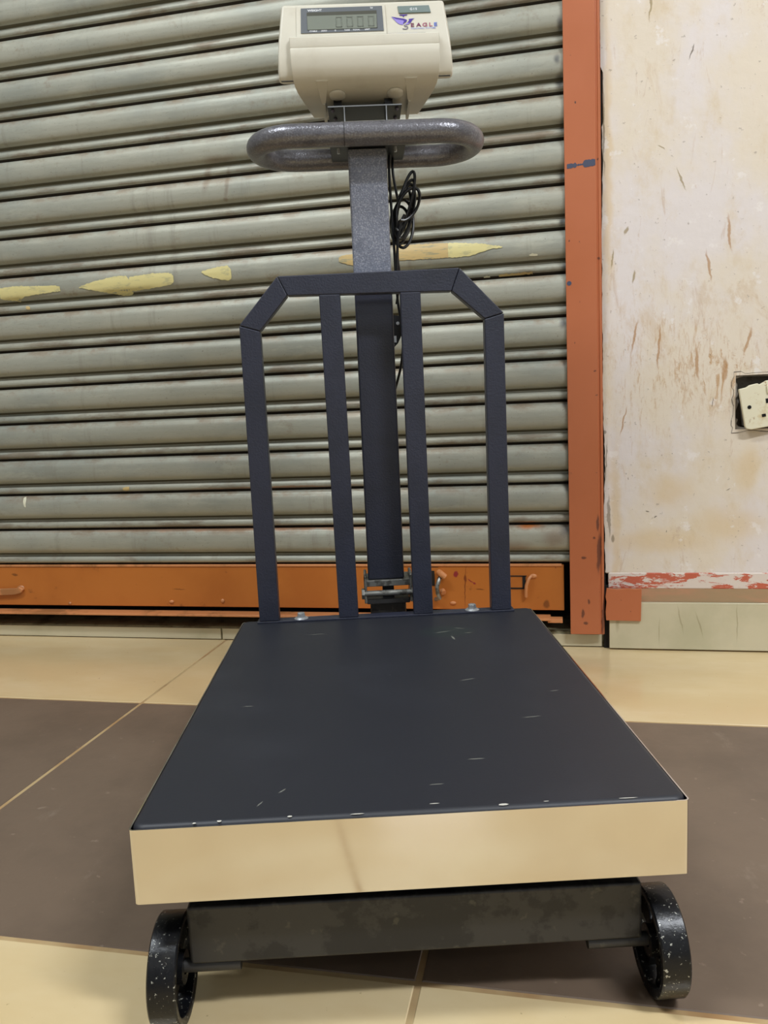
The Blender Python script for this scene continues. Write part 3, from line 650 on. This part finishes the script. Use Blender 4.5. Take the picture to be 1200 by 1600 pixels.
for a, b, mt_ in ((.213, .262, 'teal'), (.262, .276, 'pink'), (.276, .305, 'lilac')):
    panel('strip_print', [(a, 1.0347), (b, 1.0347), (b, 1.0360), (a, 1.0360)], M[mt_], .0011, .0004)
def text(s, x, z, size, mat, off, name, sx=1, bold=0):
    cu = bpy.data.curves.new('text', 'FONT'); cu.body = s; cu.size = size; cu.offset = bold
    o = bpy.data.objects.new('text', cu); C.objects.link(o)
    bpy.context.view_layer.update()
    me = bpy.data.meshes.new_from_object(o.evaluated_get(bpy.context.evaluated_depsgraph_get()))
    C.objects.unlink(o); bpy.data.objects.remove(o)
    for v in me.vertices: v.co = pf(x+v.co.x*sx, z+v.co.y, off)
    me.materials.clear(); me.materials.append(mat)
    t = bpy.data.objects.new(name, me); C.objects.link(t); t.parent = ih; return t
text('WEIGHT', .1500, 1.0709, .0042, M['white'], .0031, 'lettering', 1.25, .00012)
text('kg', .2395, 1.0725, .0036, M['white'], .0031, 'lettering', 1.1, .00006)
for s, x in (('STABLE', .1515), ('ZERO', .1680), ('G', .1870), ('TARE', .2010), ('TOTAL', .2130), ('UNIT', .2300)):
    text(s, x, 1.0412, .0030, M['white'], .0031, 'lettering', 1.1, .00005)
text('G I S', .2960, 1.0690, .0046, M['white'], .0018, 'lettering', 1.1, .00012)
for s, x, mt_ in (('E', .2960, 'maroon'), ('A', .3042, 'maroon'), ('G', .3128, 'pink'), ('L', .3222, 'pink'), ('E', .3292, 'blue')):
    text(s, x, 1.0455, .0074, M[mt_], .0005, 'logo_letter', 1.35, .0002)
text('WEIGHING SYSTEMS', .2960, 1.0420, .0031, M['subtxt'], .0005, 'lettering', 1.28, .00004)
# bird emblem hanging a hook
def flat(pts, mat, off, name='emblem'):
    bm = bmesh.new(); bm.faces.new([bm.verts.new(pf(x, z, off)) for x, z in pts]); bmesh.ops.triangulate(bm, faces=bm.faces); link(name, bm, mat, ih)
ex = lambda X: .2690+(X-165)*.0000785
ez = lambda Yv: 1.0640-(Yv-260)*.0000735
def E_(l): return [(ex(a), ez(b)) for a, b in l]
flat(E_([(165, 300), (380, 365), (430, 350), (400, 400), (370, 470), (310, 455), (260, 420), (230, 380)]), M['lilac'], .0004)
flat(E_([(165, 298), (280, 325), (400, 350), (450, 375), (440, 405), (370, 450), (395, 390), (360, 372), (260, 350)]), M['violet'], .0006)
flat(E_([(310, 262), (465, 262), (455, 278), (405, 285), (395, 312), (380, 312), (375, 285), (322, 280)]), M['violet'], .0005)
flat(E_([(480, 355), (590, 345), (545, 375), (520, 425), (470, 460), (400, 468), (455, 425), (485, 385)]), M['violet'], .0005)
flat(E_([(400, 468), (450, 432), (500, 440), (450, 468)]), M['lilac'], .0007)
bm = bmesh.new(); hk = [(395, 470), (400, 500), (440, 500), (458, 520), (445, 548), (405, 556), (360, 545)]
for (a, b), (c, d) in zip(hk, hk[1:]):
    w_ = 9; dx, dy = c-a, d-b; L_ = math.hypot(dx, dy); nx, ny = -dy/L_*w_, dx/L_*w_
    bm.faces.new([bm.verts.new(pf(ex(p), ez(q2), .0005)) for p, q2 in ((a-nx, b-ny), (a+nx, b+ny), (c+nx, d+ny), (c-nx, d-ny))])
link('emblem', bm, M['hook'], ih)
# gussets and foot pads under the hood
for cx in (.1655, .2935):
    bm = bmesh.new()
    v = [bm.verts.new(p) for p in ((cx-.0088, .6185, .9760), (cx+.0088, .6185, .9760), (cx+.0032, .660, .9600), (cx-.0032, .660, .9600), (cx-.0088, .630, .9800), (cx+.0088, .630, .9800), (cx+.0032, .672, .9700), (cx-.0032, .672, .9700))]
    for a in ((0, 1, 2, 3), (4, 7, 6, 5), (0, 4, 5, 1), (0, 3, 7, 4), (1, 5, 6, 2), (2, 6, 7, 3)): bm.faces.new([v[i] for i in a])
    box(bm, cx-.0022, cx+.0022, .660, .735, .9585, .9680)
    link('gusset', bm, M['plastic'], ih, bevel=.0005)
for cx in (.186, .272):
    bm = bmesh.new(); bmesh.ops.create_uvsphere(bm, u_segments=24, v_segments=12, radius=1, matrix=Matrix.Translation((cx, .652, .9680))@Matrix.Diagonal((.013, .018, .0050, 1))); link('foot_pad', bm, M['plastic'], ih, smooth=True)

# ------------------------------------------------------------------ coiled cable beside the column
def cp(px, py, dy=0): return (.2584+(px-607)*.00098, .690+dy, .8683-(py-265)*.00097)
path = []
def ell(cx, cy, a, b, tilt, y0, start=90, turns=1.0, n=30):
    for i in range(int(n*turns)+1):
        t = R(start+360*i/n); u_ = b*cos(t); v_ = a*sin(t); T = R(tilt)
        path.append(cp(cx+u_*cos(T)+v_*sin(T), cy-(v_*cos(T)-u_*sin(T)), y0+.006*sin(t)+.0004*i))
ell(632, 312, 50, 9, 17, -.008, 250, 1.0); ell(631, 326, 46, 13, 15, 0, 250, 1); ell(629, 322, 52, 11, 20, .006, 250, 1); ell(627, 345, 40, 17, 4, .0, 250, 1.0); ell(636, 318, 30, 15, 28, -.012, 250, 1); ell(623, 342, 28, 15, 2, .006, 240, .9); ell(628, 330, 48, 12, 10, .012, 250, 1)
sm = path
bm = bmesh.new()
for _ in range(2):
    sm = [sm[0]]+[tuple((Vector(sm[i-1])+2*Vector(sm[i])+Vector(sm[i+1]))/4) for i in range(1, len(sm)-1)]+[sm[-1]]
tube(bm, sm, .0024, 8)
cb = link('cable', bm, M['cable'], sc, smooth=True); cb['label'] = 'black coiled signal cable'
def strand(pts, r=.0021):
    bm = bmesh.new(); P_ = [Vector(p) for p in pts]; o_ = []
    for i in range(len(P_)-1):
        p0, p1, p2, p3 = P_[max(i-1, 0)], P_[i], P_[i+1], P_[min(i+2, len(P_)-1)]
        for k in range(8):
            t = k/8; o_.append(.5*((2*p1)+(p2-p0)*t+(2*p0-5*p1+4*p2-p3)*t*t+(3*p1-p0-3*p2+p3)*t**3))
    o_.append(P_[-1]); tube(bm, o_, r, 8); link('cable_strand', bm, M['cable'], cb, smooth=True)
strand([cp(611, 225, -.01), cp(608, 262, -.008), cp(609, 320, -.006), cp(611, 380, -.004), cp(612, 425, -.004), cp(614, 470, 0), cp(620, 520, .004), cp(615, 570, .012), cp(600, 620, .02)])
strand([cp(616, 230, .01), cp(614, 262, .002), cp(617, 290, 0), cp(622, 318, 0)])
strand([cp(629, 335, -.014), cp(621, 352, -.014), cp(616, 385, -.012), cp(614, 430, -.010), cp(622, 470, -.002), cp(625, 490, .004), cp(618, 560, .012)])
strand([cp(626, 345, -.004), cp(618, 362, -.006), cp(616, 400, -.004), cp(618, 430, 0), cp(612, 470, .008)])
